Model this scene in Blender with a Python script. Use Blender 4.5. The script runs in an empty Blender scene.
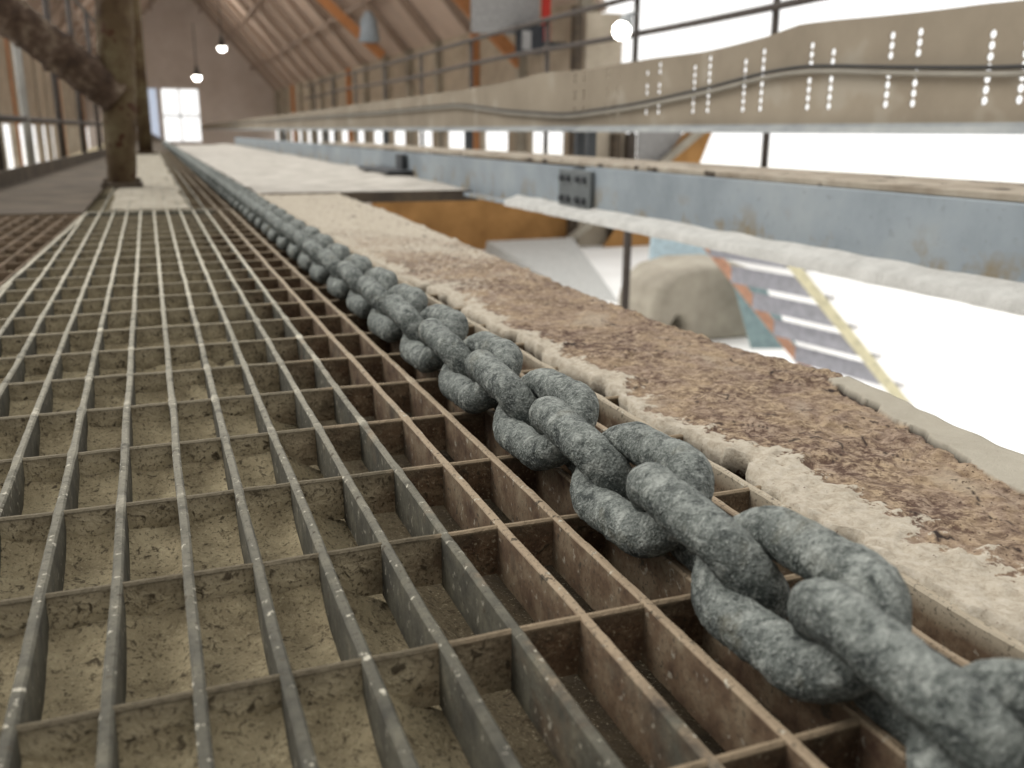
import bpy, math, random
from mathutils import Vector, Matrix, noise
R = math.radians
C = bpy.context.scene.collection
sc = bpy.context.scene
random.seed(7)

# ------------------------------------------------------------------ mesh helpers
class MB:
    """Collects shapes, then links them as ONE mesh object."""
    def __init__(self): self.v = []; self.f = []; self.c = None
    def add(self, vs, fs):
        n = len(self.v); self.v += [tuple(p) for p in vs]; self.f += [tuple(i + n for i in f) for f in fs]
    def box(self, x0, x1, y0, y1, z0, z1):
        self.hexa([(x0,y0,z0),(x1,y0,z0),(x1,y1,z0),(x0,y1,z0),(x0,y0,z1),(x1,y0,z1),(x1,y1,z1),(x0,y1,z1)])
    def hexa(self, p):
        self.add(p, [(3,2,1,0),(4,5,6,7),(0,1,5,4),(1,2,6,5),(2,3,7,6),(3,0,4,7)])
    def bar(self, a, b, w, h, up=(0,0,1)):
        """box beam between two points, w across and h along `up`"""
        a = Vector(a); b = Vector(b); d = (b-a).normalized(); u = Vector(up)
        s = d.cross(u)
        if s.length < 1e-4: s = d.cross(Vector((1,0,0)))
        s.normalize(); u = s.cross(d).normalized()
        s *= w/2; u *= h/2
        self.hexa([a-s-u, a+s-u, b+s-u, b-s-u, a-s+u, a+s+u, b+s+u, b-s+u])
    def tube(self, pts, r, n=12, cap=True, rough=0):
        pts = [Vector(p) for p in pts]; m = len(pts)
        rs = r if isinstance(r, (list, tuple)) else [r]*m
        base = len(self.v); prev = None
        for i, p in enumerate(pts):
            t = (pts[min(i+1,m-1)] - pts[max(i-1,0)]).normalized()
            if prev is None:
                s = t.orthogonal().normalized()
            else:
                s = (prev - t*prev.dot(t)).normalized()
            prev = s; u = t.cross(s)
            for k in range(n):
                a = 2*math.pi*k/n
                q = s*math.cos(a) + u*math.sin(a)
                rr = rs[i]
                if rough: rr *= 1 + rough*noise.noise((p+q*rr)*25) + rough*.6*noise.noise((p+q*rr)*70)
                self.v.append(tuple(p + q*rr))
        for i in range(m-1):
            for k in range(n):
                a = base+i*n+k; b = base+i*n+(k+1)%n
                self.f.append((a, b, b+n, a+n))
        if cap:
            self.f.append(tuple(base+k for k in range(n))[::-1])
            self.f.append(tuple(base+(m-1)*n+k for k in range(n)))
    def grid(self, xs, ys, fn):
        base = len(self.v); nx = len(xs)
        for y in ys:
            for x in xs: self.v.append(tuple(fn(x, y)))
        for j in range(len(ys)-1):
            for i in range(nx-1):
                a = base+j*nx+i
                self.f.append((a, a+1, a+1+nx, a+nx))
    def mesh(self, name, mat, smooth=False):
        me = bpy.data.meshes.new(name)
        me.from_pydata(self.v, [], self.f); me.update()
        if mat: me.materials.append(mat)
        if smooth:
            for p in me.polygons: p.use_smooth = True
        return me
    def build(self, name, mat, parent=None, smooth=False, bevel=0):
        o = bpy.data.objects.new(name, self.mesh(name, mat, smooth)); C.objects.link(o)
        if parent: o.parent = parent
        if bevel:
            b = o.modifiers.new('bevel', 'BEVEL'); b.width = bevel; b.segments = 2; b.limit_method = 'ANGLE'
        return o

def empty(name, loc=(0,0,0)):
    o = bpy.data.objects.new(name, None); C.objects.link(o); o.location = loc; return o
def tag(o, label=None, cat=None, group=None, kind=None):
    if label: o['label'] = label
    if cat: o['category'] = cat
    if group: o['group'] = group
    if kind: o['kind'] = kind
    return o
def child(o, parent, loc=None):
    o.parent = parent
    if loc is not None: o.location = loc
    return o
def copy_of(o, parent, loc):
    c = o.copy(); C.objects.link(c); c.parent = parent; c.location = loc; return c
def frange(a, b, s):
    n = max(1, int(round((b-a)/s))); return [a+(b-a)*i/n for i in range(n+1)]

# ------------------------------------------------------------------ materials
def srgb(r, g, b):
    f = lambda c: (c/255/12.92) if c/255 <= .04045 else ((c/255+.055)/1.055)**2.4
    return (f(r), f(g), f(b), 1)
def nodes(name, rough=.8, metal=0):
    m = bpy.data.materials.new(name); m.use_nodes = True
    nt = m.node_tree; b = nt.nodes['Principled BSDF']
    b.inputs['Roughness'].default_value = rough; b.inputs['Metallic'].default_value = metal
    b.inputs['Specular IOR Level'].default_value = .3
    return m, nt, b
def coord(nt):
    return nt.nodes.new('ShaderNodeTexCoord').outputs['Object']
def geo_pos(nt):
    return nt.nodes.new('ShaderNodeNewGeometry').outputs['Position']
def noise_n(nt, vec, scale, detail=4, rough=.6, dist=0):
    n = nt.nodes.new('ShaderNodeTexNoise'); n.inputs['Scale'].default_value = scale
    n.inputs['Detail'].default_value = detail; n.inputs['Roughness'].default_value = rough
    n.inputs['Distortion'].default_value = dist
    nt.links.new(vec, n.inputs['Vector']); return n.outputs['Fac']
def ramp(nt, fac, stops, const=False):
    r = nt.nodes.new('ShaderNodeValToRGB'); e = r.color_ramp.elements
    if const: r.color_ramp.interpolation = 'CONSTANT'
    while len(e) < len(stops): e.new(.5)
    for el, (p, c) in zip(e, stops): el.position = p; el.color = c
    nt.links.new(fac, r.inputs['Fac']); return r.outputs['Color']
def mix(nt, fac, a, b):
    n = nt.nodes.new('ShaderNodeMix'); n.data_type = 'RGBA'
    for s, v in ((n.inputs[0], fac), (n.inputs[6], a), (n.inputs[7], b)):
        if hasattr(v, 'links') or hasattr(v, 'is_linked'): nt.links.new(v, s)
        else: s.default_value = v
    return n.outputs[2]
def step(nt, v, lo, hi):
    n = nt.nodes.new('ShaderNodeMapRange'); n.inputs[1].default_value = lo; n.inputs[2].default_value = hi
    nt.links.new(v, n.inputs[0]); return n.outputs[0]
def mul(nt, a, b, op='MULTIPLY'):
    n = nt.nodes.new('ShaderNodeMath'); n.operation = op
    for s, v in ((n.inputs[0], a), (n.inputs[1], b)):
        if isinstance(v, (int, float)): s.default_value = v
        else: nt.links.new(v, s)
    return n.outputs[0]
def sep(nt, vec):
    n = nt.nodes.new('ShaderNodeSeparateXYZ'); nt.links.new(vec, n.inputs[0]); return n.outputs
def bump(nt, b, h, strength=.5, dist=.002):
    n = nt.nodes.new('ShaderNodeBump'); n.inputs['Strength'].default_value = strength
    n.inputs['Distance'].default_value = dist
    nt.links.new(h, n.inputs['Height']); nt.links.new(n.outputs[0], b.inputs['Normal'])

def mottled(name, c1, c2, c3=None, scale=8, rough=.85, bstr=.4, bdist=.003, metal=0, spots=None, spot_scale=60):
    """plain worn surface: two or three tones in soft patches, optional small spots"""
    m, nt, b = nodes(name, rough, metal); v = geo_pos(nt)
    n = noise_n(nt, v, scale, 6, .65)
    st = [(.35, c1), (.65, c2)] if c3 is None else [(.3, c1), (.5, c2), (.7, c3)]
    col = ramp(nt, n, st)
    if spots:
        s = noise_n(nt, v, spot_scale, 3, .5)
        col = mix(nt, step(nt, s, .6, .66), col, spots)
    nt.links.new(col, b.inputs['Base Color'])
    bump(nt, b, noise_n(nt, v, scale*6, 5, .7), bstr, bdist)
    return m

def grating_material():
    m, nt, b = nodes('dusty_grating_steel', .8); v = geo_pos(nt); s = sep(nt, v)
    nb = noise_n(nt, v, 14, 5, .65); nf = noise_n(nt, v, 120, 4, .6); nm = noise_n(nt, v, 45, 4, .65)
    grey = ramp(nt, nm, [(.3, srgb(58,56,49)), (.55, srgb(82,79,68)), (.75, srgb(106,101,86))])
    rust = ramp(nt, nm, [(.3, srgb(66,48,36)), (.48, srgb(98,80,62)), (.68, srgb(124,110,90))])
    # rust stain: the strip next to the chain is rusty
    e = mul(nt, s[0], mul(nt, mul(nt, nb, .5, 'SUBTRACT'), .14), 'ADD')
    col = mix(nt, step(nt, e, .135, .160), grey, rust)
    # tops: worn bare and dusty, palest farther along the walkway and on the rusty bars
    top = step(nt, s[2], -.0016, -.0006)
    # dust cakes at the crossings first
    fr = nt.nodes.new('ShaderNodeMath'); fr.operation = 'PINGPONG'; fr.inputs[1].default_value = .0525
    nt.links.new(mul(nt, s[1], .3348, 'SUBTRACT'), fr.inputs[0])
    node_ = step(nt, mul(nt, fr.outputs[0], mul(nt, mul(nt, nm, .5, 'SUBTRACT'), .05), 'ADD'), .020, .006)
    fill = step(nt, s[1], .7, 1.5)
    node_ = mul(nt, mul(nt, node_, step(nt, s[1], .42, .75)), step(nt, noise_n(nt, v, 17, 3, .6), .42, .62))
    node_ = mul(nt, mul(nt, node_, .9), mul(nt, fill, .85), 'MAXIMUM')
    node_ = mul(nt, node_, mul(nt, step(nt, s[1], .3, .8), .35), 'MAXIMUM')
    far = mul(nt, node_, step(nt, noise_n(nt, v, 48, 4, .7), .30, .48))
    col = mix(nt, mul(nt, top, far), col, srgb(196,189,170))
    col = mix(nt, mul(nt, top, mul(nt, step(nt, e, .14, .160), .8)), col, srgb(150,133,110))
    col = mix(nt, mul(nt, step(nt, s[0], .318, .326), step(nt, s[2], -.012, -.003)), col, srgb(158,147,128))
    # dark pits and pale dust specks
    col = mix(nt, step(nt, nf, .63, .68), col, srgb(66,58,46))
    sp = noise_n(nt, v, 160, 3, .6)
    col = mix(nt, mul(nt, mul(nt, step(nt, sp, .62, .70), .75), mul(nt, top, .75, 'ADD')), col, srgb(172,166,150))
    fine = noise_n(nt, v, 420, 3, .6)
    col = mix(nt, mul(nt, step(nt, fine, .56, .66), .6), col, srgb(58,52,43))
    nt.links.new(col, b.inputs['Base Color']); bump(nt, b, nf, .5, .0015)
    return m
def crossbar_material():
    m, nt, b = nodes('dust_caked_cross_bar', .9); v = geo_pos(nt); s = sep(nt, v)
    nb = noise_n(nt, v, 14, 5, .65); nf = noise_n(nt, v, 170, 5, .6, .6); nm = noise_n(nt, v, 45, 4, .65)
    beige = ramp(nt, nm, [(.3, srgb(142,130,105)), (.5, srgb(182,169,140)), (.72, srgb(202,188,158))])  # same dust as the floor, lightened because these faces lie in shade
    rust = ramp(nt, nm, [(.3, srgb(62,44,32)), (.48, srgb(98,76,56)), (.70, srgb(134,114,90))])
    e = mul(nt, s[0], mul(nt, mul(nt, nb, .5, 'SUBTRACT'), .22), 'ADD')
    col = mix(nt, step(nt, e, .06, .15), beige, rust)
    fine = noise_n(nt, v, 480, 4, .65, .4)
    col = mix(nt, mul(nt, step(nt, fine, .54, .64), .75), col, srgb(72,62,47))
    col = mix(nt, mul(nt, step(nt, fine, .42, .32), .5), col, srgb(188,176,148))
    col = mix(nt, mul(nt, step(nt, nf, .58, .66), .9), col, srgb(66,56,42))
    # the upper lip is darker
    col = mix(nt, mul(nt, step(nt, s[2], -.011, -.002), .55), col, srgb(86,76,60))
    # top edge: darker, then paler farther along and on the rusty side
    top = step(nt, s[2], -.0032, -.0018)
    col = mix(nt, mul(nt, step(nt, s[2], -.0032, -.0018), .8), col, srgb(74,66,52))
    far = mul(nt, step(nt, s[1], .4, 1.1), .6)
    col = mix(nt, mul(nt, top, far), col, srgb(170,160,138))
    col = mix(nt, mul(nt, top, mul(nt, step(nt, e, .09, .14), .7)), col, srgb(148,130,106))
    nt.links.new(col, b.inputs['Base Color']); bump(nt, b, nf, .7, .003)
    return m
def bed_material():
    m, nt, b = nodes('caked_dust', .95); v = geo_pos(nt); s = sep(nt, v)
    nf = noise_n(nt, v, 150, 5, .65, .5); nm = noise_n(nt, v, 30, 5, .7)
    beige = ramp(nt, nm, [(.3, srgb(122,110,86)), (.5, srgb(156,143,114)), (.7, srgb(178,165,134))])
    dark = ramp(nt, nm, [(.3, srgb(54,46,36)), (.6, srgb(92,80,62))])
    e = mul(nt, s[0], mul(nt, mul(nt, nm, .5, 'SUBTRACT'), .15), 'ADD')
    col = mix(nt, step(nt, e, .09, .17), beige, dark)
    fine = noise_n(nt, v, 480, 4, .65, .4)
    col = mix(nt, mul(nt, step(nt, fine, .54, .64), .75), col, srgb(76,66,50))
    col = mix(nt, mul(nt, step(nt, fine, .42, .32), .5), col, srgb(198,186,156))
    col = mix(nt, mul(nt, step(nt, nf, .58, .66), .9), col, srgb(70,60,46))
    nt.links.new(col, b.inputs['Base Color']); bump(nt, b, nf, .8, .004)
    return m
def chain_material():
    m, nt, b = nodes('dusty_dark_chain_steel', .75); v = geo_pos(nt)
    tc = coord(nt)
    nm = noise_n(nt, v, 60, 5, .7); nf = noise_n(nt, v, 700, 3, .6); nw = noise_n(nt, v, 190, 5, .65)
    col = ramp(nt, nm, [(.32, srgb(42,46,44)), (.5, srgb(70,75,71)), (.68, srgb(94,98,92))])
    col = mix(nt, mul(nt, step(nt, nw, .52, .66), .6), col, srgb(112,116,112))
    col = mix(nt, mul(nt, step(nt, nf, .55, .68), .7), col, srgb(134,138,133))
    col = mix(nt, mul(nt, step(nt, noise_n(nt, v, 33, 3, .5), .62, .72), .5), col, srgb(116,110,90))
    # settled dust on the upward faces
    g = nt.nodes.new('ShaderNodeNewGeometry'); nz = sep(nt, g.outputs['Normal'])[2]
    gr = noise_n(nt, v, 1300, 3, .6)
    du = mul(nt, step(nt, nz, -.1, .9), step(nt, mul(nt, nw, mul(nt, gr, .8), 'ADD'), .72, 1.0))
    col = mix(nt, mul(nt, du, .8), col, srgb(134,138,132))
    pt = noise_n(nt, v, 95, 4, .65, .5)
    col = mix(nt, mul(nt, step(nt, pt, .54, .68), .75), col, srgb(158,161,154))
    col = mix(nt, mul(nt, step(nt, pt, .45, .34), .7), col, srgb(38,43,42))
    vg = noise_n(nt, v, 620, 2, .5)
    col = mix(nt, mul(nt, step(nt, vg, .56, .70), .42), col, srgb(176,179,172))
    col = mix(nt, mul(nt, step(nt, vg, .42, .32), .35), col, srgb(40,44,42))
    nt.links.new(col, b.inputs['Base Color'])
    bump(nt, b, mul(nt, nw, mul(nt, vg, .6), 'ADD'), 1.0, .003)
    return m
def beam_material():
    m, nt, b = nodes('rust_and_crust', .92); v = geo_pos(nt)
    a = nt.nodes.new('ShaderNodeAttribute'); a.attribute_name = 'mask'
    s = nt.nodes.new('ShaderNodeSeparateColor'); nt.links.new(a.outputs['Color'], s.inputs[0])
    n1 = noise_n(nt, v, 26, 6, .7, .8); n2 = noise_n(nt, v, 150, 7, .75, .3); n3 = noise_n(nt, v, 420, 3, .6)
    rust = ramp(nt, n2, [(.36, srgb(78,62,51)), (.48, srgb(122,102,86)), (.6, srgb(148,130,112))])
    tan = ramp(nt, n2, [(.38, srgb(122,102,80)), (.6, srgb(162,142,116))])
    rust = mix(nt, step(nt, n1, .42, .6), rust, tan)
    n4 = noise_n(nt, v, 9, 4, .6, .4)
    flk = mul(nt, step(nt, n2, .56, .42), step(nt, n4, .46, .56))
    rust = mix(nt, mul(nt, flk, .85), rust, srgb(74,54,44))
    rust = mix(nt, mul(nt, step(nt, n4, .42, .34), .5), rust, srgb(160,148,130))
    rust = mix(nt, step(nt, n3, .60, .68), rust, srgb(60,42,32))
    crust = ramp(nt, n2, [(.3, srgb(142,130,112)), (.5, srgb(172,162,145)), (.7, srgb(188,179,164))])
    crust = mix(nt, mul(nt, step(nt, n3, .66, .72), .8), crust, srgb(88,66,50))
    paint = ramp(nt, n1, [(.3, srgb(152,145,130)), (.7, srgb(166,159,144))])
    blend = mul(nt, s.outputs[0], mul(nt, mul(nt, n2, .5, 'SUBTRACT'), 1.6), 'ADD')
    blend = mul(nt, blend, mul(nt, mul(nt, n3, .5, 'SUBTRACT'), 1.2), 'ADD')
    col = mix(nt, step(nt, blend, .42, .56), rust, crust)
    col = mix(nt, s.outputs[1], col, paint)
    col = mix(nt, s.outputs[2], col, srgb(40,28,22))
    nt.links.new(col, b.inputs['Base Color'])
    bump(nt, b, mul(nt, n2, mul(nt, n3, .5), 'ADD'), .6, .003)
    return m
def channel_material():
    m, nt, b = nodes('blue_grey_paint_with_stains', .6); v = geo_pos(nt); s = sep(nt, v)
    n1 = noise_n(nt, v, 5, 5, .6); n2 = noise_n(nt, v, 11, 4, .6); n3 = noise_n(nt, v, 60, 4, .6)
    col = ramp(nt, n1, [(.3, srgb(118,126,131)), (.55, srgb(138,146,151)), (.75, srgb(150,156,158))])
    low = mul(nt, step(nt, n2, .50, .62), step(nt, s[2], .085, .03))
    col = mix(nt, mul(nt, low, .85), col, srgb(128,114,88))
    col = mix(nt, mul(nt, step(nt, n3, .6, .7), .4), col, srgb(112,116,116))
    nt.links.new(col, b.inputs['Base Color'])
    bump(nt, b, n3, .3, .002)
    return m
def plain(name, c, rough=.7, metal=0):
    m, nt, b = nodes(name, rough, metal); v = geo_pos(nt)
    n = noise_n(nt, v, 12, 5, .6)
    d = tuple(x*.72 for x in c[:3]) + (1,)
    nt.links.new(ramp(nt, n, [(.3, d), (.65, c)]), b.inputs['Base Color'])
    return m
def glow(name, c, s):
    m, nt, b = nodes(name); b.inputs['Base Color'].default_value = c
    b.inputs['Emission Color'].default_value = c; b.inputs['Emission Strength'].default_value = s
    return m

def glass_like(name, c):
    m, nt, b = nodes(name, .5); b.inputs['Base Color'].default_value = c; b.inputs['Transmission Weight'].default_value = .8
    b.inputs['IOR'].default_value = 1.05
    return m
M = {}
M['grate'] = grating_material(); M['cross'] = crossbar_material(); M['bed'] = bed_material()
M['chain'] = chain_material(); M['beam'] = beam_material(); M['channel'] = channel_material()
M['brown_grate'] = mottled('brown_rusty_grating', srgb(92,78,62), srgb(134,116,96), scale=20)
M['dust'] = mottled('pale_dust', srgb(138,130,114), srgb(166,158,142), scale=9, bstr=.8, bdist=.006)
M['white_dust'] = mottled('white_dust', srgb(158,152,142), srgb(190,184,174), scale=7, bstr=.8, bdist=.006)
M['ridge'] = mottled('white_dust_ridge', srgb(182,180,174), srgb(206,204,198), scale=25, bstr=.8, bdist=.006)
M['brown_plate'] = mottled('brown_deck_plate', srgb(66,57,46), srgb(92,80,66), scale=6)
M['dark_board'] = mottled('dark_board', srgb(62,54,46), srgb(92,80,66), scale=6)
M['column'] = mottled('rusty_olive_column', srgb(58,40,24), srgb(84,68,46), srgb(112,102,76), scale=7, bstr=.9, bdist=.01, spots=srgb(70,44,26), spot_scale=14)
M['brace'] = mottled('rusty_brown_pipe', srgb(56,42,32), srgb(86,68,54), srgb(138,122,104), scale=16, bstr=1, bdist=.012)
M['rail'] = plain('dark_rail', srgb(74,66,60))
M['pale_steel'] = plain('pale_grey_steel', srgb(170,168,162), .5)
M['tray'] = mottled('brown_grey_tray', srgb(128,117,101), srgb(148,137,120), scale=2.5, bstr=.2, spots=srgb(152,143,128), spot_scale=5)
M['lip'] = mottled('blue_grey_lip', srgb(136,140,142), srgb(170,172,170), scale=5, bstr=.2)
M['cable'] = plain('black_cable', srgb(46,44,42), .5)
M['cable_reflection'] = plain('cable_reflection', srgb(150,144,132), .5)
M['plank'] = mottled('dusty_cover_plank', srgb(132,120,104), srgb(168,158,142), scale=10, spots=srgb(66,56,46), spot_scale=16)
M['splice'] = plain('dull_grey_splice', srgb(104,108,108))
M['dark_steel'] = plain('dark_steel', srgb(70,72,74))
M['snow'] = mottled('bright_yard', srgb(232,230,226), srgb(246,245,242), scale=.6, bstr=.1)
M['timber'] = mottled('beige_timber', srgb(158,146,128), srgb(186,174,156), scale=1.2, bstr=.2)
M['brown_wall'] = mottled('ochre_brown_wall', srgb(140,102,58), srgb(174,130,78), scale=1.3, bstr=.2)
M['back'] = mottled('haze_toned_boards', srgb(206,194,184), srgb(222,212,204), scale=.4, bstr=.1)  # pale tone puts the haze of the far end into the wall colour
M['roof'] = mottled('roof_boards', srgb(178,160,146), srgb(198,180,166), scale=.6, bstr=.1)
M['rafter'] = plain('roof_rafter', srgb(172,154,140))
M['orange'] = plain('orange_brown_strut', srgb(196,138,92))
M['concrete'] = mottled('weathered_concrete', srgb(142,135,122), srgb(172,165,150), scale=1.6, bstr=.3)
M['teal'] = plain('teal_grey_sheet', srgb(142,164,166))
M['sheet'] = plain('pale_grey_sheet', srgb(196,196,192))
M['tread'] = plain('grey_tread', srgb(182,182,190))
M['white_nose'] = plain('white_tread_nosing', srgb(240,238,240))
M['orange_string'] = plain('orange_stringer', srgb(226,176,148))
M['yellow_string'] = plain('pale_yellow_stringer', srgb(244,236,200))
M['pale_pane'] = glass_like('pale_blue_pane', srgb(196,206,224))
M['sheet_blue'] = plain('pale_blue_sheet', srgb(186,206,214))
M['lamp'] = glow('lamp_lens', (1,.95,.88,1), 14)
M['red'] = plain('red_paint', srgb(206,64,54))
M['panel_grey'] = plain('grey_panel', srgb(158,156,154))
M['box_dark'] = plain('dark_box', srgb(58,60,64))
M['blue_lamp'] = plain('pale_blue_housing', srgb(178,194,208))

# ------------------------------------------------------------------ gratings
PITCH = .033
def edge_x(y): return -.203 + (y-1.39)*.031          # slanting left border of the middle grating
def kerb_x(y): return -.52 + (y-3.85)*.0424           # slanting left border of the walkway
def flat_bar(x0, y0, x1, y1, t, d, top, n=24, wob=.0006, seed=0, node=False):
    """upright flat bar with a slightly wavy, chipped top"""
    b = MB(); L = math.hypot(x1-x0, y1-y0); dx, dy = (x1-x0)/L, (y1-y0)/L; px, py = -dy, dx
    base = 0
    for i in range(n+1):
        s = L*i/n; x = x0+dx*s; y = y0+dy*s
        w = wob*noise.noise((x*9+seed*7, y*9, seed)); fat = 0
        if node:
            q = abs(((y-.3348)/.105+.5) % 1-.5)*.105
            fat = max(0, .0005 + .0012*noise.noise((x*37, y*19, 2)))*math.exp(-(q/.010)**2)*min(1, max(0, (y-.42)/.3))
        z = fat*.7 + top + wob*.7*noise.noise((x*40, y*40, seed+5)) + wob*.5*noise.noise((x*170, y*170, seed+9))
        c = min(t*.28, .0012)
        for o, zz in ((-t/2, z-d), (-t/2, z-c), (-t/2+c, z), (t/2-c, z), (t/2, z-c), (t/2, z-d)):
            o2 = o + (fat if o > 0 else -fat)*(1 if zz > z-.003 else 0); b.v.append((x+px*(o2+w), y+py*(o2+w), zz))
    for i in range(n):
        for k in range(6):
            a = i*6+k; e = i*6+(k+1) % 6
            b.f.append((a, a+6, e+6, e))
    b.f.append((0,1,2,3,4,5)); b.f.append(tuple(n*6+k for k in (5,4,3,2,1,0)))
    return b
def near_grating():
    g = empty('steel_grating', (0, 1.3, 0)); g['label'] = 'dusty steel grating in the foreground beside the chain, rusty along its right side'; g['category'] = 'grating'
    def put(b, name, m):
        o = b.build(name, m, g); o.matrix_parent_inverse = Matrix.Translation((0,-1.3,0)); return o
    for k in range(-6, 11):
        x = k*PITCH; y0 = -.12
        if x < -.16: y1 = min(2.64, 1.39+(x+.203)/.031-.1)
        else: y1 = 2.64
        if x < -.2: continue
        put(flat_bar(x, y0, x, y1, .0052, .03, 0, 420, .0009, k, True), 'bearing_bar', M['grate'])
    Y = .3348-.105*4
    while Y < 2.6:
        put(flat_bar(edge_x(Y)+.003, Y, 10*PITCH+.035, Y, .0040, .0285, -.0008, 40, .0007, Y*3), 'cross_bar', M['cross'])
        Y += .105
    put(flat_bar(edge_x(-.12), -.12, edge_x(2.66), 2.66, .006, .034, .001, 60, .0008, 31), 'edge_bar', M['grate'])
    put(flat_bar(edge_x(2.66), 2.655, .33, 2.655, .006, .034, .001, 20, .0008, 33), 'edge_bar', M['grate'])
near_grating()
def left_grating():
    g = tag(empty('steel_grating', (-.4, 1.6, 0)), 'brown rusty grating on the left, between the toe board and the middle grating', 'grating')
    inv = Matrix.Translation((.4,-1.6,0))
    def put(b, name):
        o = b.build(name, M['brown_grate'], g); o.matrix_parent_inverse = inv
    for k in range(0, 12):
        ya, yb = .5, 2.62
        xa = edge_x(ya)-.012-k*PITCH; xb = edge_x(yb)-.012-k*PITCH
        put(flat_bar(xa, ya, xb, yb, .0046, .03, -.003, 30, .0009, k+50), 'bearing_bar')
    Y = .55
    while Y < 2.6:
        put(flat_bar(edge_x(Y)-.012-11*PITCH, Y, edge_x(Y)-.012, Y, .004, .0285, -.004, 10, .0007, Y*5), 'cross_bar')
        Y += .105
    put(flat_bar(edge_x(2.62)-.012-11*PITCH, 2.625, edge_x(2.62)-.01, 2.625, .006, .034, -.002, 10, .0007, 70), 'edge_bar')
left_grating()
def far_grating():
    g = tag(empty('steel_grating', (.1, 2.68, 0)), 'long far grating past the column, half filled with pale dust and brown along the chain', 'grating')
    inv = Matrix.Translation((-.1,-2.68,0))
    for k in range(-4, 11):
        o = flat_bar(k*PITCH, 2.67, k*PITCH, 10.4, .0046, .03, -.001, 60, .0012, k+90).build('bearing_bar', M['grate'], g); o.matrix_parent_inverse = inv
    Y = 2.75
    while Y < 10.4:
        o = flat_bar(-4*PITCH, Y, .33, Y, .004, .0285, -.002, 8, .0007, Y).build('cross_bar', M['cross'], g); o.matrix_parent_inverse = inv
        Y += .105
    o = flat_bar(-4*PITCH, 2.668, .33, 2.668, .005, .034, .0, 10, .0007, 44).build('edge_bar', M['grate'], g); o.matrix_parent_inverse = inv
far_grating()

# dust-caked deck below the gratings
b = MB()
def bed(x, y):
    t = min(1, max(0, (x-.07)/.07)); z = -.034 - .03*t
    q = (y-.3348) % .105
    z += (1-t)*(.019*math.exp(-(.105-q)/.022) + .004*math.exp(-q/.012))
    fx = (x % .033); z += (1-t)*.004*math.exp(-min(fx, .033-fx)/.004)
    return (x, y, z + .004*noise.noise((x*30, y*30, 0)) + .002*noise.noise((x*90, y*90, 3)))
b.grid(frange(-.72, .42, .0055), frange(-.2, 2.7, .006), bed)
tag(b.build('floor', M['bed'], None, True), kind='structure')
b = MB(); b.box(-.72, .36, 2.7, 60, -.07, -.04)
tag(b.build('floor', M['bed']), kind='structure')
b = MB()
b.grid(frange(-.15, .125, .012), frange(2.75, 10.3, .03),
       lambda x, y: (x + .02*noise.noise((y*3, x, 0)), y, -.0015 - .03*max(0, (abs(x+.012)-.105)/.03) + .003*noise.noise((x*25, y*12, 1))))
tag(b.build('dust_layer', M['dust'], None, True), 'pale dust filling the middle of the far grating around the column foot', 'dust', kind='stuff')
b = MB()
b.hexa([(kerb_x(2.66)+.002,2.66,-.006),(edge_x(2.66)-.01,2.66,-.006),(-.14,10.4,-.006),(kerb_x(10.4)+.002,10.4,-.006),
        (kerb_x(2.66)+.002,2.66,0),(edge_x(2.66)-.01,2.66,0),(-.14,10.4,0),(kerb_x(10.4)+.002,10.4,0)])
tag(b.build('deck_plate', M['brown_plate']), 'smooth brown deck plate behind the left grating, along the toe board', 'deck plate')
b = MB(); b.box(-.22, .33, 10.42, 60, -.03, -.012)
tag(b.build('deck_plate', M['brown_plate']), 'distant narrow deck plate running to the bright end of the shed', 'deck plate')

# ------------------------------------------------------------------ chain
CH = dict(x=.2301, z=.0267, d=.0231, t=.0652, w=.0648, y0=.0795)
def link_mesh(nu, nv, rough=True, seed=0):
    d, t, w = CH['d'], CH['t'], CH['w']; Rr = (w-d)/2; s = (t + d - 2*Rr)/2
    pts = []
    L1 = 2*s; L2 = math.pi*Rr; tot = 2*(L1+L2)
    for i in range(nu):
        q = tot*i/nu
        if q < L1: p = (Rr, -s+q); n = (1,0)
        elif q < L1+L2:
            a = (q-L1)/Rr; p = (Rr*math.cos(a), s+Rr*math.sin(a)); n = (math.cos(a), math.sin(a))
        elif q < 2*L1+L2: p = (-Rr, s-(q-L1-L2)); n = (-1,0)
        else:
            a = math.pi+(q-2*L1-L2)/Rr; p = (Rr*math.cos(a), -s+Rr*math.sin(a)); n = (math.cos(a), math.sin(a))
        pts.append((p, n))
    m = MB(); off = Vector((seed*3.1, seed*1.7, 0))
    for p, n in pts:
        for k in range(nv):
            a = 2*math.pi*k/nv; r = d/2
            v = Vector((p[0]+n[0]*r*math.cos(a), p[1]+n[1]*r*math.cos(a), r*math.sin(a)))
            if rough:
                dr = .0009*noise.noise(v*70+off) + .0006*noise.noise(v*220+off) + .00035*noise.noise(v*520+off)
                v += Vector((n[0]*math.cos(a), n[1]*math.cos(a), math.sin(a)))*dr
            m.v.append(tuple(v))
    for i in range(nu):
        for k in range(nv):
            a = i*nv+k; b_ = i*nv+(k+1) % nv; c = ((i+1) % nu)*nv+(k+1) % nv; e = ((i+1) % nu)*nv+k
            m.f.append((a, e, c, b_))
    return m
chain = tag(empty('chain', (CH['x'], 1, 0)), 'heavy dark grey dusty steel chain lying along the grating beside the rusty beam', 'chain')
hi = [link_mesh(120, 32, True, s).mesh('link', M['chain'], True) for s in range(4)]
lo = link_mesh(28, 10, False).mesh('link', M['chain'], True)
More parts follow.
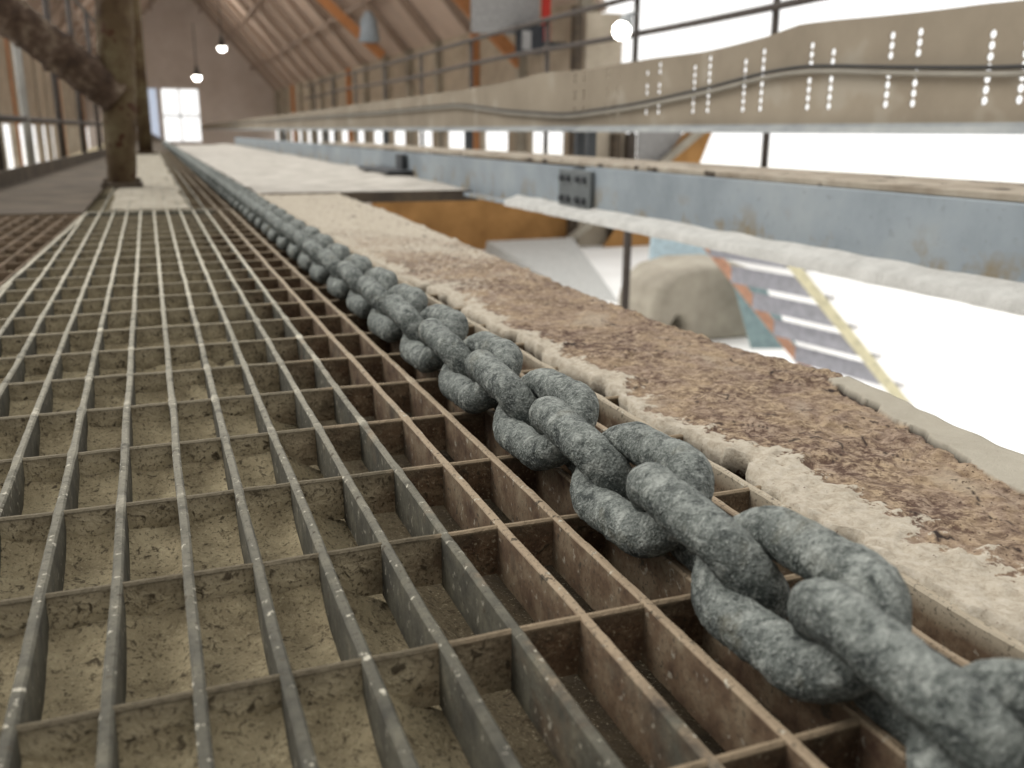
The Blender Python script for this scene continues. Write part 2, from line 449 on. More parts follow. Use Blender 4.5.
def link_matrix(i):
    y = CH['y0'] + i*CH['t']
    th = R(-48.8) if i % 2 else R(53.5)
    rng = random.Random(i*13+1)
    th += R(rng.uniform(-2, 2)); yaw = R(rng.uniform(-.8, .8))
    x = CH['x'] + (.0015*math.sin(i*.9) *(0 if i < 12 else 1))
    return Matrix.Translation((x, y, CH['z'] - (.0035 if i % 2 == 0 else 0))) @ Matrix.Rotation(yaw, 4, 'Z') @ Matrix.Rotation(R(4 if i % 2 == 0 else -3), 4, 'X') @ Matrix.Rotation(th, 4, 'Y')
NL = 100
for i in range(NL):
    o = bpy.data.objects.new('link', hi[i % 4] if i < 24 else lo); C.objects.link(o)
    o.parent = chain; o.matrix_parent_inverse = Matrix.Translation((-CH['x'], -1, 0)); o.matrix_basis = link_matrix(i)
m = MB()
lv = [v.co.copy() for v in lo.vertices]; lf = [tuple(p.vertices) for p in lo.polygons]
for i in range(NL, 230): 
    mt = link_matrix(i); m.add([mt @ v for v in lv], lf)
o = m.build('distant_links', M['chain'], chain, True); o.matrix_parent_inverse = Matrix.Translation((-CH['x'], -1, 0)); o['kind'] = 'stuff'

# ------------------------------------------------------------------ rusty beam beside the chain
def lerp_pts(tab, y):
    if y <= tab[0][0]: return tab[0][1]
    for (a, va), (c, vc) in zip(tab, tab[1:]):
        if y <= c: return va+(vc-va)*(y-a)/(c-a)
    return tab[-1][1]
EDGE = [(-.2,.52),(.3,.522),(.41,.522),(.536,.546),(.653,.558),(.79,.532),(1.02,.526),(1.6,.55),(2.35,.585),(3.4,.6)]
def rust_beam():
    ys = frange(-.1, .9, .0025) + frange(.9, 1.6, .006)[1:] + frange(1.6, 3.3, .02)[1:]
    nx = 96; m = MB(); cols = []
    for y in ys:
        xl = .330 + .017*min(1, max(0, (y-.40)/.06))*min(1, max(0, (1.5-y)/.3))*min(1, max(0, .75+1.3*noise.noise((y*11, 2, 7)))) + .005*noise.noise((y*14, 0, 2)) + .005*noise.noise((y*60, 0, 4)) + .045*max(0, noise.noise((y*24, 7, 4))-.18)
        xr = lerp_pts(EDGE, y) + .006*noise.noise((y*9, 3, 2)) + .003*noise.noise((y*45, 5, 2))
        for i in range(nx+1):
            x = xl + (xr-xl)*i/nx; u = (x-xl)
            p = Vector((x, y, 0))
            n1 = noise.noise(p*18); n2 = noise.fractal(p*55, 1, 2, 4); n3 = noise.noise(p*160)
            # crust of pale dust along the chain side
            cw = .030 + .034*max(0, 1-abs(y-.30)/.18) + .026*noise.noise((y*6, x*5, 8)) + .018*noise.noise((y*22, x*22, 9))
            cr = min(1, max(0, (cw-u)/.022 + .75*n2 + .5*n3)) if u < cw+.03 else 0
            # peeling paint along the far side
            pb = .463 + .27*(y-.35) + .010*noise.noise((y*16, 1, 5)) + .004*noise.noise((y*60, 1, 5))
            pk = 1 if (x > pb and y < .62) else 0
            crack = 1 if abs(x-pb) < .0022 and y < .6 and noise.noise((y*9, 4, 4)) > -.12 else 0
            flake = max(0, n1-.12)*.012
            z = .002 + .0022*n2 + .0007*n3 + flake*(.5+.5*n2)
            z = z*(1-cr) + cr*(.0030 + .0026*n2 + .0016*n1 + .0012*n3 + .004*max(0, noise.noise((x*45, y*45, 6))-.1))
            if pk: z = .0055 + .0008*n1
            if crack: z = -.001
            if i == 0 : z = -.003
            cz = 1 if (.0 < abs(n1-.12) < .014 and n2 > .05 and not pk and cr < .5) else crack
            # far, everything is dusted over
            fd = min(1, max(0, (y-.75)/1.5))*.75 + .35*max(0, noise.noise(p*7)+.1)*min(1, max(0, (y-.3)))
            m.v.append((x, y, z)); cols.append((min(1, max(cr, fd)), pk, cz, 1))
    n = nx+1
    for j in range(len(ys)-1):
        for i in range(nx):
            a = j*n+i; m.f.append((a, a+1, a+1+n, a+n))
    # edge skirts and underside
    nb = len(m.v)
    for j in range(len(ys)):
        vl = m.v[j*n]; vr = m.v[j*n+nx]
        m.v.append((vl[0]+.002, vl[1], -.02)); m.v.append((vr[0]-.004, vr[1], -.014)); cols += [(0,0,.9,1), (.5,0,.2,1)]
    for j in range(len(ys)-1):
        m.f.append((j*n, j*n+n, nb+2*j+2, nb+2*j)); m.f.append((j*n+nx, nb+2*j+1, nb+2*j+3, j*n+n+nx))
        m.f.append((nb+2*j, nb+2*j+2, nb+2*j+3, nb+2*j+1))
    g = tag(empty('steel_beam', (.43, 1, 0)), 'flat rusty flaking steel beam with pale dust crust, running beside the chain', 'beam')
    me = m.mesh('top_flange', M['beam'], True)
    at = me.color_attributes.new('mask', 'FLOAT_COLOR', 'POINT')
    for i, c in enumerate(cols): at.data[i].color = c
    o = bpy.data.objects.new('top_flange', me); C.objects.link(o); o.parent = g; o.matrix_parent_inverse = Matrix.Translation((-.43,-1,0))
    w = MB(); w.box(.42, .432, -.1, 3.3, -.32, -.018); w.box(.36, .5, -.1, 3.3, -.335, -.32)
    o = w.build('web', M['brown_plate'], g); o.matrix_parent_inverse = Matrix.Translation((-.43,-1,0))
rust_beam()

# dusty slab beyond the floor opening
b = MB()
xs = frange(.335, 1.62, .03); ys = frange(3.24, 14, .06)
def slab(x, y):
    e = .02*noise.noise((x*6, 0, 3)) if y < 3.3 else 0
    hump = .02*min(1, (y-3.24)/.5)*math.exp(-((x-1.0)/.12)**2)*(1+noise.noise((y*3, x, 1)))
    return (x, y+e, .004 + hump + .006*noise.noise((x*5, y*5, 1)) + .003*noise.noise((x*20, y*20, 1)))
b.grid(xs, ys, slab)
n0 = len(b.v); 
b.hexa([(.335,3.25,-.03),(1.62,3.25,-.03),(1.62,14,-.03),(.335,14,-.03),(.335,3.25,-.004),(1.62,3.25,-.004),(1.62,14,-.004),(.335,14,-.004)])
s = tag(b.build('deck_slab', M['white_dust'], None, True), 'whitish dust-covered deck slab beyond the floor opening', 'deck')
b = MB(); b.box(.34, 1.1, 3.2, 3.235, -.03, .006)
b.build('edge_angle', M['dark_board'], s)

# ------------------------------------------------------------------ blue-grey channel beam
def channel(y0, y1, ztop, label):
    g = tag(empty('channel_beam', (1.08, (y0+y1)/2, .05)), label, 'beam')
    inv = Matrix.Translation((-1.08, -(y0+y1)/2, -.05))
    m = MB(); m.box(1.08, 1.09, y0, y1, .0, ztop); o = m.build('web', M['channel'], g, bevel=.001); o.matrix_parent_inverse = inv
    m = MB(); m.box(1.0901, 1.15, y0, y1, ztop-.012, ztop); o = m.build('flange', M['channel'], g, bevel=.002); o.matrix_parent_inverse = inv
    m = MB(); m.box(1.046, 1.0799, y0, y1, -.012, -.0005); o = m.build('flange', M['channel'], g, bevel=.002); o.matrix_parent_inverse = inv
    return g
channel(.2, 2.26, .122, 'blue-grey steel channel beam at right with brown stains, near the viewer')
channel(2.34, 13, .118, 'farther blue-grey channel beam beyond the bolted joint, above the dusty slab')
b = MB(); b.box(1.066, 1.0795, 2.2, 2.4, .012, .112)
s = tag(b.build('splice_plate', M['splice'], None, bevel=.002), 'dark bolted splice plate joining the two channel beams', 'bracket')
for y in (2.23, 2.27, 2.33, 2.37):
    for z in (.035, .09):
        m = MB(); m.tube([(1.054, y, z), (1.066, y, z)], .009, 6); m.build('bolt', M['dark_steel'], s)
b = MB(); b.box(1.05, 1.078, 4.1, 4.2, .01, .11); b.box(.96, 1.078, 4.0, 4.6, .03, .045)  # dark piece added to draw the shadow gap under the beam
tag(b.build('shadow_gap_piece', M['dark_steel'], None, bevel=.003), 'small dark piece standing in for the shadow gap at the foot of the farther channel beam', 'bracket')
b = MB()
def ridge(x, y):
    u = (x-1.032)/.048
    e = .008*noise.noise((y*12, 0, 1)) + .004*noise.noise((y*45, 0, 1))
    h = .015*max(0, u)**1.3 + .005 + .004*u*noise.noise((y*10, x*10, 5))
    return (x + (1-u)*e, y, max(h, .003) if u > .02 else -.013)
b.grid(frange(1.032, 1.079, .004), frange(.2, 2.75, .012), ridge)
tag(b.build('dust_ridge', M['ridge'], None, True), 'ridge of white dust along the foot of the near channel beam', 'dust', kind='stuff')
b = MB(); b.box(1.10, 1.36, .2, 6.5, .1225, .134)
tag(b.build('cover_plank', M['plank'], None, bevel=.002), 'dusty brown spotted plank lying on top of the channel beam', 'plank')

# ------------------------------------------------------------------ perforated cable tray
TX = 1.6
TOP = [(1.0,.462),(1.415,.464),(1.507,.470),(1.651,.472),(1.834,.474),(2.089,.480),(2.222,.466),(2.56,.452),(2.938,.446),(3.824,.452),(4.609,.428),(10.6,.405),(31,.36)]
cols_y = []
for c in (1.394, 1.672, 1.951, 2.236, 2.502, 2.80, 3.09, 3.38):
    cols_y += [c, c+.083]
def tray():
    g = tag(empty('cable_tray', (TX, 2, .22)), 'long brown-grey perforated cable tray at right, pierced by paired rows of holes', 'cable tray')
    inv = Matrix.Translation((-TX, -2, -.22))
    m = MB(); W = .024; H = .0213; r = .0088; NS = 12
    z_lo, z_a = .235, .268
    def quad(y0, y1, a0, a1, c0, c1): m.add([(TX,y0,a0),(TX,y1,a1),(TX,y1,c1),(TX,y0,c0)], [(0,1,2,3)])
    top = lambda y: lerp_pts(TOP, y) + .004*math.sin(y*7)*(1 if y < 5 else 0)
    y = 1.0
    for c in cols_y + [None]:
        yn = (c-W/2) if c else 31.0
        seg = frange(y, yn, .04 if yn < 5 else .3)
        for a, d_ in zip(seg, seg[1:]): quad(a, d_, z_lo, z_lo, top(a), top(d_))
        if not c: break
        a, d_ = c-W/2, c+W/2
        quad(a, d_, z_lo, z_lo, z_a, z_a)
        far = c > 2.7
        nh = 8 if not far else 5
        for k in range(8):
            zc = z_a + H*(k+.5)
            sk = (k == 4 and c in cols_y[2:6]) or (far and k % 3 == 2) or (k == 7 and int(c*100) % 3 == 0)
            if sk: quad(a, d_, zc-H/2, zc-H/2, zc+H/2, zc+H/2); continue
            base = len(m.v)
            outer = []
            for q in range(NS):
                t = 2*math.pi*(q+.5)/NS; m.v.append((TX, c+r*math.cos(t), zc+r*math.sin(t)))
            for q in range(NS):
                t = 2*math.pi*(q+.5)/NS; cx, cz = math.cos(t), math.sin(t)
                s = 1/max(abs(cx)/(W/2), abs(cz)/(H/2)); m.v.append((TX, c+cx*s, zc+cz*s))
            cb = len(m.v)
            for sx, sz in ((1,1),(-1,1),(-1,-1),(1,-1)): m.v.append((TX, c+sx*W/2, zc+sz*H/2))
            for q in range(NS):
                q2 = (q+1) % NS
                ta, tb = 2*math.pi*(q+.5)/NS, 2*math.pi*(q+1.5)/NS
                f = [base+q, base+NS+q]
                for ci in range(4):
                    tc = math.atan2((1,1,-1,-1)[ci]*H/2, (1,-1,-1,1)[ci]*W/2) % (2*math.pi)
                    if ta < tc < tb: f.append(cb+ci)
                f += [base+NS+q2, base+q2]
                m.f.append(tuple(f))
        zt = z_a+8*H
        quad(a, d_, zt, zt, top(a), top(d_))
        y = d_
    o = m.build('side_plate', M['tray'], g); o.matrix_parent_inverse = inv
    sd = o.modifiers.new('thick', 'SOLIDIFY'); sd.thickness = .004; sd.offset = 1
    m = MB()
    m.box(TX-.035, TX+.004, 1.0, 31, .213, .2165); m.box(TX-.035, TX-.031, 1.0, 31, .2165, .228); m.box(TX-.004, TX, 1.0, 31, .2165, .236)
    o = m.build('lip', M['lip'], g); o.matrix_parent_inverse = inv
    for y in (3.27, 3.37, 4.75, 6.6, 9, 12):
        m = MB(); m.box(TX-.034, TX+.0, y-.014, y+.014, .006, .2128)
        o = m.build('support', M['dark_steel'], g); o.matrix_parent_inverse = inv
tray()
CAB = [(1.0,.335),(1.393,.337),(1.721,.357),(2.036,.381),(2.21,.372),(2.439,.346),(2.925,.307),(3.504,.280),(4.155,.306),(4.94,.355),(6.8,.344),(10.7,.344),(20,.33)]
def draped(tab, x, dz, dx=0):
    pts = []
    for y in frange(1.0, 7, .06)+frange(7, 20, .4)[1:]:
        z = (lerp_pts(tab, y-.12)+lerp_pts(tab, y)*2+lerp_pts(tab, y+.12))/4
        pts.append((x+dx*math.sin(y*3), y, z+dz))
    return pts
b = MB(); b.tube(draped(CAB, TX-.016, 0, .002), .0045, 8)
tag(b.build('cable', M['cable'], None, True), 'thin black cable sagging along the face of the perforated tray', 'cable')
b = MB(); b.tube(draped(CAB, TX-.012, -.0125, .001), .0065, 8)  # pale strand put in for the light reflection below the black cable
tag(b.build('cable', M['cable_reflection'], None, True), 'pale grey strand standing in for the light reflection just under the black cable on the tray', 'cable')

# ------------------------------------------------------------------ guard railings
def railing(label, x, posts, rails, z0, ztop, rp, rr):
    g = tag(empty('guard_railing', (x, posts[0], z0)), label, 'railing')
    inv = Matrix.Translation((-x, -posts[0], -z0))
    for y in posts:
        m = MB(); m.tube([(x, y, z0), (x, y, ztop)], rp, 10); m.tube([(x, y, ztop-.02), (x, y, ztop+.012)], rp*1.25, 10)
        o = m.build('post', M['rail'], g, True); o.matrix_parent_inverse = inv
    for z, sag in rails:
        m = MB(); m.tube([(x-.03, y, z+sag*math.sin(y*.9)) for y in frange(posts[0]-3.4, posts[-1]+1, .5)], rr, 10)
        o = m.build('rail', M['rail'], g, True); o.matrix_parent_inverse = inv
railing('dark two-rail guard railing standing behind the perforated tray at right', 3.2, [4.39, 5.95, 7.5, 9.5, 11.4, 13.3, 15.3, 17.3, 19.3], [(1.105,.006), (.87,.012)], -.1, 1.12, .02, .02)
b = MB(); b.box(3.1, 3.3, 1.5, 20.5, -.2, -.1)
e = tag(b.build('edge_beam', M['brown_plate']), 'long brown edge beam carrying the right guard railing on a dark post', 'beam')
b = MB(); b.tube([(3.2, 5.95, -2.5), (3.2, 5.95, -.2)], .03, 10); b.build('post', M['rail'], e, True)
def left_rail():
    g = tag(empty('guard_railing', (-.5, 4.1, 0)), 'dark guard railing with one pale post along the left edge of the walkway', 'railing')
    inv = Matrix.Translation((.5,-4.1,0))
    for i, y in enumerate((3.3, 4.13, 4.88, 6.07, 7.2, 8.4, 9.8)):
        x = kerb_x(y)-.036
        m = MB(); m.tube([(x, y, -.03), (x, y, 1.1)], .017, 10)
        o = m.build('post', M['pale_steel'] if i == 2 else M['rail'], g, True); o.matrix_parent_inverse = inv
        if i == 2: o['label'] = 'pale shiny post'
    for z in (.25, 1.1):
        m = MB(); m.tube([(kerb_x(y)-.036, y, z) for y in (2, 5, 8, 10.4)], .013, 10)
        o = m.build('rail', M['rail'], g, True); o.matrix_parent_inverse = inv
left_rail()
b = MB(); b.hexa([(kerb_x(1)-.012,1,-.03),(kerb_x(1),1,-.03),(kerb_x(10.4),10.4,-.03),(kerb_x(10.4)-.012,10.4,-.03),
                  (kerb_x(1)-.012,1,.055),(kerb_x(1),1,.055),(kerb_x(10.4),10.4,.055),(kerb_x(10.4)-.012,10.4,.055)])
tag(b.build('toe_board', M['dark_board']), 'dark brown toe board along the left edge of the walkway', 'board')

# ------------------------------------------------------------------ columns
def near_column():
    g = tag(empty('steel_column', (-.1, 3.87, 0)), 'rusty olive-brown pipe column on the left, with a brace pipe to its upper left', 'column')
    inv = Matrix.Translation((.1,-3.87,0))
    m = MB(); zs = frange(0.0, 2.2, .02)
    m.tube([(-.103+.034*z/.65, 3.87, z) for z in zs], [.05+.014*min(1, z/.4) for z in zs], 28, True, .10)
    o = m.build('pipe', M['column'], g, True); o.matrix_parent_inverse = inv
    m = MB(); m.box(-.175, -.03, 3.79, 3.95, .0015, .014)
    for sx, sy in ((-.16,3.805),(-.045,3.805),(-.16,3.935),(-.045,3.935)): m.tube([(sx,sy,.014),(sx,sy,.028)], .009, 6)
    o = m.build('base_plate', M['dark_board'], g); o.matrix_parent_inverse = inv
    m = MB(); a = Vector((-.09, 3.86, .325)); v = Vector((-.295, -.05, .245))
    pts = [a+v*t for t in frange(.0, 3.2, .03)]
    rr = [.069*(1+.10*(math.sin(i*1.3) > .7)) for i in range(len(pts))]
    m.tube(pts, rr, 24, True, .12)
    o = m.build('brace_pipe', M['brace'], g, True); o.matrix_parent_inverse = inv
near_column()
b = MB(); b.tube([(-.02, 9, .0), (0, 9, 3)], .06, 16); b.box(-.12,.08,8.9,9.1,.0,.02)
tag(b.build('steel_column', M['column'], None, True), 'second brown column farther back, half hidden by the near rusty column', 'column')

# ------------------------------------------------------------------ yard and things seen through the floor opening
b = MB(); b.box(-120, 160, -60, 200, -2.9, -2.5)
tag(b.build('ground', M['snow']), kind='structure')
# ------------------------------------------------------------------ the shed
Y0, Y1 = 20.8, 80.0
XR, XL, EAVE, RX, RZ = 10.0, -4.2, 3.3, 2.9, 11.4
def shed():
    # right wall: solid foot, a strip of openings, solid upper part
    def long_wall(name, x, foot, head):
        m = MB()
        m.box(x, x+.2, Y0, Y1, -2.5, foot); m.box(x, x+.2, Y0, Y1, head, EAVE)
        y = Y0
        while y < Y1:
            m.box(x, x+.2, y, y+(1.5 if x > 0 else .7), foot, head); y += 4
        tag(m.build(name, M['timber']), kind='structure')
    long_wall('wall_right', XR, -1.5, .28)
    long_wall('wall_left', XL-.2, -1.6, .35)
    n = 0
    y = Y0+.05
    while y < Y1:
        for x, w in ((XR-.22, .22), (XL, .07)):
            n += 1; m = MB(); m.box(x, x+w, y, y+.3, -2.5, EAVE)
            tag(m.build('trim_%d' % n, M['concrete'] if n % 5 else M['orange']), kind='structure')
        y += 4
    for nm, xe, s in (('roof_right', XR+.3, 1), ('roof_left', XL-.3, -1)):
        m = MB(); ze = EAVE-.3*(RZ-EAVE)/(XR-RX)
        m.hexa([(xe,Y0-.2,ze),(RX,Y0-.2,RZ),(RX,Y1+.2,RZ),(xe,Y1+.2,ze),(xe,Y0-.2,ze+.15),(RX,Y0-.2,RZ+.15),(RX,Y1+.2,RZ+.15),(xe,Y1+.2,ze+.15)])
        tag(m.build(nm, M['roof']), kind='structure')
        y = Y0+.2
        while y < Y1:
            n += 1; m = MB(); xa = XR-.25 if s > 0 else XL+.25
            m.bar((xa, y, EAVE-.05), (RX, y, RZ-.22), .16, .24)
            tag(m.build('trim_%d' % n, M['rafter']), kind='structure'); y += 4
        for k in (.25, .5, .75):
            n += 1; m = MB(); xa = XR if s > 0 else XL
            m.box(xa+(RX-xa)*k-.06, xa+(RX-xa)*k+.06, Y0, Y1, EAVE+(RZ-EAVE)*k-.42, EAVE+(RZ-EAVE)*k-.28)
            tag(m.build('trim_%d' % n, M['rafter']), kind='structure')
    # far gable with a tall bright doorway and a pale window beside it
    m = MB()
    m.box(XL, .4, Y1, Y1+.2, -2.5, EAVE); m.box(1.0, 1.35, Y1, Y1+.2, -2.5, 3.35); m.box(4.1, XR, Y1, Y1+.2, -2.5, EAVE)
    m.box(.4, 4.1, Y1, Y1+.2, -2.5, -.7)
    m.add([(XL,Y1,EAVE),(XR,Y1,EAVE),(RX,Y1,RZ),(XL,Y1+.2,EAVE),(XR,Y1+.2,EAVE),(RX,Y1+.2,RZ)], [(0,1,2),(5,4,3),(0,3,4,1),(1,4,5,2),(2,5,3,0)])
    tag(m.build('wall_back', M['back']), kind='structure')
    m = MB(); m.box(.4, 1.0, Y1+.06, Y1+.1, -.7, 3.3)
    tag(m.build('window_1', M['pale_pane']), kind='structure')
    m = MB(); m.box(1.35, 4.1, Y1+.05, Y1+.12, 1.2, 1.32); m.box(2.6, 2.7, Y1+.05, Y1+.12, -.7, 3.3)
    tag(m.build('trim_%d' % (n+1), M['lip']), kind='structure')
    # near gable: ochre wall below the deck, posts and a diagonal beside it
    m = MB(); m.box(4.6, 9.6, Y0-.25, Y0-.05, -2.5, -.35)
    tag(m.build('wall_front', M['brown_wall']), kind='structure')
    m = MB(); m.box(9.6, 10.9, Y0-.25, Y0-.05, -2.5, .3); m.box(9.75, 10.7, Y0-.25, Y0-.05, .3, 2.9)
    tag(m.build('wall_front', M['timber']), kind='structure')
    for x, z1 in ((9.45, 3.0), (10.55, .2), (10.95, .2)):
        n += 2; m = MB(); m.box(x-.1, x+.1, Y0-.5, Y0-.27, -2.5, z1)
        tag(m.build('trim_%d' % n, M['dark_board']), kind='structure')
shed()
# diagonal beside the near gable
b = MB(); b.box(11.1, 12.3, 20.3, 20.36, -2.5, .32)
tag(b.build('wall_panel', M['panel_grey']), 'grey panel standing under the cable tray beside two dark posts', 'panel')
b = MB(); b.bar((9.0, 20.1, -2.45), (12.9, 20.1, .4), .14, .2, (0,1,0))
tag(b.build('diagonal_strut', M['concrete']), 'pale diagonal strut leaning across the grey panel under the tray', 'strut')
b = MB(); b.hexa([(10.2,20.22,-2.5),(12.0,20.22,-2.5),(12.0,20.28,-2.5),(10.2,20.28,-2.5),(12.4,20.22,.3),(13.15,20.22,.3),(13.15,20.28,.3),(12.4,20.28,.3)])
tag(b.build('gusset_panel', M['brown_wall']), 'brown slanting panel right of the pale diagonal strut', 'panel')
# orange-brown knee braces under the roof
for a, c, lab in (((6.0,36,5.2),(8.6,36,2.95),'farther orange-brown diagonal brace under the shed roof, by the pale blue lamp housing'),
                  ((7.9,25,3.85),(9.95,25,2.0),'nearer orange-brown diagonal brace under the shed roof, by the dark cabinet')):
    b = MB(); b.bar(a, c, .2, .34); tag(b.build('roof_brace', M['orange']), lab, 'brace', 'orange roof braces')
# things hanging on the near end of the shed
b = MB(); b.box(7.3, 9.0, 21.6, 21.7, 2.45, 4.2)
wp = tag(b.build('wall_panel', M['panel_grey']), 'light grey panel with a red upright strip on its right edge, high under the shed roof', 'panel')
b = MB(); b.box(9.05, 9.25, 21.5, 21.6, 2.3, 4.42)
b.build('red_strip', M['red'], wp)['label'] = 'red upright strip'
b = MB(); b.box(8.35, 8.95, 21.2, 21.5, 2.0, 2.6); b.box(8.31, 8.99, 21.17, 21.5, 2.6, 2.64)
s_ = tag(b.build('cabinet', M['box_dark']), 'dark cabinet under the light grey panel, at the lower end of the orange brace', 'cabinet')
b = MB(); b.box(8.4, 8.62, 21.16, 21.2, 2.08, 2.5); b.build('door', M['panel_grey'], s_)
b = MB(); b.box(8.95, 9.98, 21.4, 21.46, 2.2, 2.3); b.build('mounting_arm', M['dark_steel'], s_)
b = MB(); b.tube([(8.1, 36, 4.5), (8.1, 36, 4.2), (8.1, 36, 3.5), (8.1, 36, 3.4)], [.12,.3,.42,.3], 12)
tag(b.build('lamp_housing', M['blue_lamp'], None, True), 'pale blue lamp housing hanging beside the farther orange brace', 'lamp')
# high-bay lamps
for x, y, z, lab in ((4.63,60,4.9,'round bright lamp under the roof, rightmost of the three hanging lamps'),
                     (3.09,60,3.22,'round bright lamp under the roof, lowest of the three hanging lamps'),
                     (.08,60,6.35,'round bright lamp just right of the column top, leftmost of the hanging lamps')):
    g = tag(empty('hanging_lamp', (x,y,z)), lab, 'lamp', 'hanging shed lamps')
    m = MB(); m.tube([(0,0,.75),(0,0,.55),(0,0,.2),(0,0,.04)], [.05,.08,.16,.26], 14); m.tube([(0,0,.75),(0,0,3)], .025, 6); m.build('shade', M['dark_steel'], g, True)
    m = MB(); m.tube([(0,0,.04),(0,0,-.1),(0,0,-.2)], [.25,.22,.1], 14); m.build('lens', M['lamp'], g, True)
b = MB(); b.tube([(3.13,5.93,.98),(3.1,5.9,.95),(3.04,5.82,.9),(2.98,5.74,.86)], [.02,.04,.055,.065], 14); b.tube([(3.13,5.93,.98),(3.19,5.95,1.0)], .015, 8)
fl = tag(b.build('gap_disc', M['lip'], None, True), 'glowing disc put in for a bright gap, on a railing post above the tray', 'lamp')
b = MB(); b.tube([(2.98,5.74,.86),(2.97,5.725,.855)], [.06,.055], 14); b.build('lens', M['lamp'], fl, True)  # added head and glowing disc stand in for a bright gap

# ------------------------------------------------------------------ below the opening
def rounded_block():
    m = MB(); prof = []
    # outline in x,z (slumped block with an arch cut at the lower left), extruded in depth
    out = [(5.98,-2.5),(5.98,-2.0),(6.06,-1.72),(6.3,-1.53),(6.7,-1.45),(7.3,-1.46),(7.55,-1.56),(7.72,-1.8),(7.84,-2.15),(7.88,-2.5),
           (6.5,-2.5),(6.48,-2.25),(6.38,-2.1),(6.26,-2.1),(6.16,-2.25),(6.14,-2.5)]
    n = len(out); ys = [(10.35,.86),(10.45,.97),(10.7,1),(11.3,1),(11.5,.9)]
    for y, k in ys:
        for x, z in out: m.v.append((6.93+(x-6.93)*k, y, -2.5+(z+2.5)*(k*.5+.5)))
    for j in range(len(ys)-1):
        for i in range(n):
            a = j*n+i; c = j*n+(i+1) % n; m.f.append((a, c, c+n, a+n))
    m.f.append(tuple(range(n))[::-1]); m.f.append(tuple(range((len(ys)-1)*n, len(ys)*n)))
    o = m.build('concrete_block', M['concrete'], None, False, .05)
    return tag(o, 'large slumped pale concrete block below the floor opening, with an arched notch', 'block')
rounded_block()
b = MB(); b.hexa([(7.15,9.75,-2.5),(7.75,9.59,-2.5),(7.75,9.63,-2.5),(7.15,9.79,-2.5),(6.95,10.05,-1.52),(7.28,9.96,-1.52),(7.28,10.0,-1.52),(6.95,10.09,-1.52)])
tag(b.build('metal_sheet', M['teal']), 'teal-grey sheet between the concrete block and the stair below', 'sheet')
b = MB(); b.hexa([(8.0,14,-2.5),(9.6,13.8,-2.5),(9.6,13.9,-2.5),(8.0,14.1,-2.5),(8.2,14.3,-1.5),(9.6,14.1,-1.5),(9.6,14.2,-1.5),(8.2,14.4,-1.5)])
tag(b.build('metal_sheet', M['sheet_blue']), 'pale blue sheet behind the concrete block', 'sheet')
b = MB(); b.hexa([(6.6,14.2,-2.5),(7.05,13.3,-2.5),(9.3,20.0,-2.5),(7.0,19.9,-2.5),(6.65,14.25,-2.46),(7.05,13.4,-2.46),(9.25,19.95,-2.2),(7.05,19.85,-2.2)])
tag(b.build('ramp_slab', M['sheet']), 'pale grey sloping slab on the yard in front of the ochre wall', 'slab')
def stair():
    g = tag(empty('metal_stair', (6.8, 7.3, -2.5)), 'steel stair with grey treads, white nosings, orange and yellow stringers, below the opening', 'stair')
    inv = Matrix.Translation((-6.8,-7.3,2.5))
    w = Vector((.17,-.985,0)).normalized(); top = Vector((5.26, 8.52, -.25)); bot = Vector((6.84, 7.31, -2.5))
    d = bot-top; hw = .575; run = Vector((d.x, d.y, 0)); run -= w*run.dot(w)*0
    def put(m, nm, mat):
        o = m.build(nm, mat, g); o.matrix_parent_inverse = inv
    for sgn, mat in ((-1, 'orange_string'), (1, 'yellow_string')):
        m = MB(); m.bar(top+w*hw*sgn, bot+w*hw*sgn, .05, .10); put(m, 'stringer', M[mat])
    N = 8
    r = Vector((d.x, d.y, 0)).normalized()
    for k in range(1, N):
        p = top + d*(k/N)
        a, b_ = p-w*(hw-.025), p+w*(hw-.025)
        m = MB(); m.hexa([a-r*.10, b_-r*.10, b_+r*.10, a+r*.10] + [q+Vector((0,0,.03)) for q in (a-r*.10, b_-r*.10, b_+r*.10, a+r*.10)])
        put(m, 'tread', M['tread'])
        m = MB(); m.hexa([q+Vector((0,0,-.02)) for q in (a+r*.10, b_+r*.10, b_+r*.16, a+r*.16)] + [q+Vector((0,0,.034)) for q in (a+r*.10, b_+r*.10, b_+r*.16, a+r*.16)])
        put(m, 'nosing', M['white_nose'])
        m = MB(); m.hexa([q+Vector((0,0,.03)) for q in (a-r*.10, b_-r*.10, b_-r*.085, a-r*.085)] + [q+Vector((0,0,.185)) for q in (a-r*.10, b_-r*.10, b_-r*.085, a-r*.085)])
        put(m, 'riser', M['tread'])
    m = MB(); c = top - r*.45 + Vector((0,0,-.03)); q = [c-w*.6-r*.45, c+w*.6-r*.45, c+w*.6+r*.45, c-w*.6+r*.45]
    m.hexa(q+[v+Vector((0,0,.06)) for v in q]); put(m, 'landing', M['tread'])
    m = MB(); m.bar((3.3, 8.9, -.19), (q[0].x, 8.9, c.z+.03), .1, .05); put(m, 'hanger', M['dark_steel'])
stair()

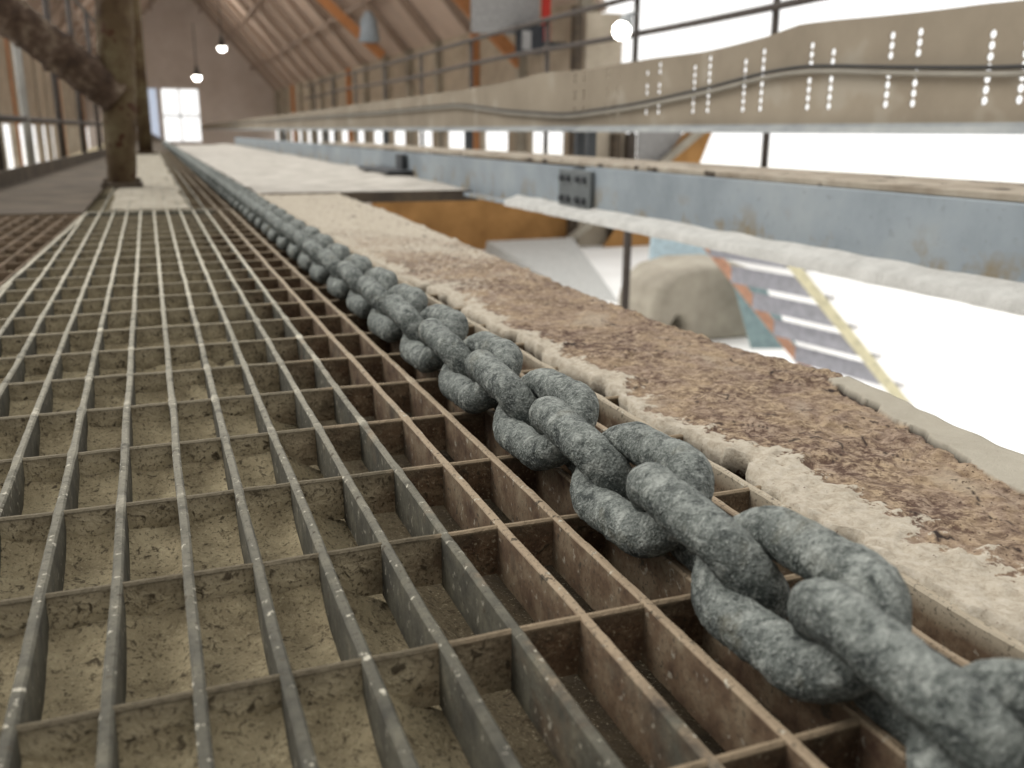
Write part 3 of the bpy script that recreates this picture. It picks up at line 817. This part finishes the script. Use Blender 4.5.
sc.world = bpy.data.worlds.new('overcast'); sc.world.use_nodes = True
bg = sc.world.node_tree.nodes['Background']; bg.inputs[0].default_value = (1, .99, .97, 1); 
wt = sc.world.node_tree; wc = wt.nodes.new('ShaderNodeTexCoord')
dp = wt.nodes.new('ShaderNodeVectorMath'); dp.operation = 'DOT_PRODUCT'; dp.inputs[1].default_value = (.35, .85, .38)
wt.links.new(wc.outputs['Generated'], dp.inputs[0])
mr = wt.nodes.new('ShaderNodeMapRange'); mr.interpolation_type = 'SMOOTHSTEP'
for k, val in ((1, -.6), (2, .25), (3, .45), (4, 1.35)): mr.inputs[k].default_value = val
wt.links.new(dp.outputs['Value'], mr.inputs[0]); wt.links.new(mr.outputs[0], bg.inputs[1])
sun = bpy.data.lights.new('sun', 'SUN'); sun.energy = 2.1; sun.angle = R(35); sun.color = (1, .98, .94)
so = bpy.data.objects.new('sun', sun); C.objects.link(so); so.rotation_euler = Vector((.62, -.42, -.75)).to_track_quat('-Z', 'Y').to_euler()
for y in (32, 48, 64):
    l = bpy.data.lights.new('shed_lamp', 'POINT'); l.energy = 420; l.shadow_soft_size = .3; l.color = (1, .93, .84)
    o = bpy.data.objects.new('shed_lamp', l); C.objects.link(o); o.location = (2.6, y, 6.5)

# ------------------------------------------------------------------ camera
cam = bpy.data.cameras.new('camera'); co = bpy.data.objects.new('camera', cam); C.objects.link(co); sc.camera = co
F = 915.0; yaw, pitch, roll, h = .3697, .2686, .0075, .2100
cam.sensor_width = 36; cam.lens = 36*F/1024; cam.clip_start = .01; cam.clip_end = 400
fwd = Vector((math.sin(yaw)*math.cos(pitch), math.cos(yaw)*math.cos(pitch), -math.sin(pitch)))
right = Vector((math.cos(yaw), -math.sin(yaw), 0)); up = right.cross(fwd)
# roll
r2 = right*math.cos(roll) + up*math.sin(roll)*-1 ; 
r2 = right*math.cos(roll) + up*math.sin(roll); u2 = up*math.cos(roll) - right*math.sin(roll)
mt = Matrix((( r2.x, u2.x, -fwd.x, 0), (r2.y, u2.y, -fwd.y, 0), (r2.z, u2.z, -fwd.z, h), (0,0,0,1)))
co.matrix_world = mt
cam.dof.use_dof = True; cam.dof.focus_distance = .56; cam.dof.aperture_fstop = cam.lens/1000/.0036
cam.dof.aperture_blades = 0

sc.view_settings.view_transform = 'Standard'; sc.view_settings.look = 'None'
sc.view_settings.gamma = 1; sc.view_settings.exposure = 0; sc.view_settings.use_curve_mapping = False
sc.cycles.use_denoising = True; sc.cycles.max_bounces = 6; sc.cycles.diffuse_bounces = 4
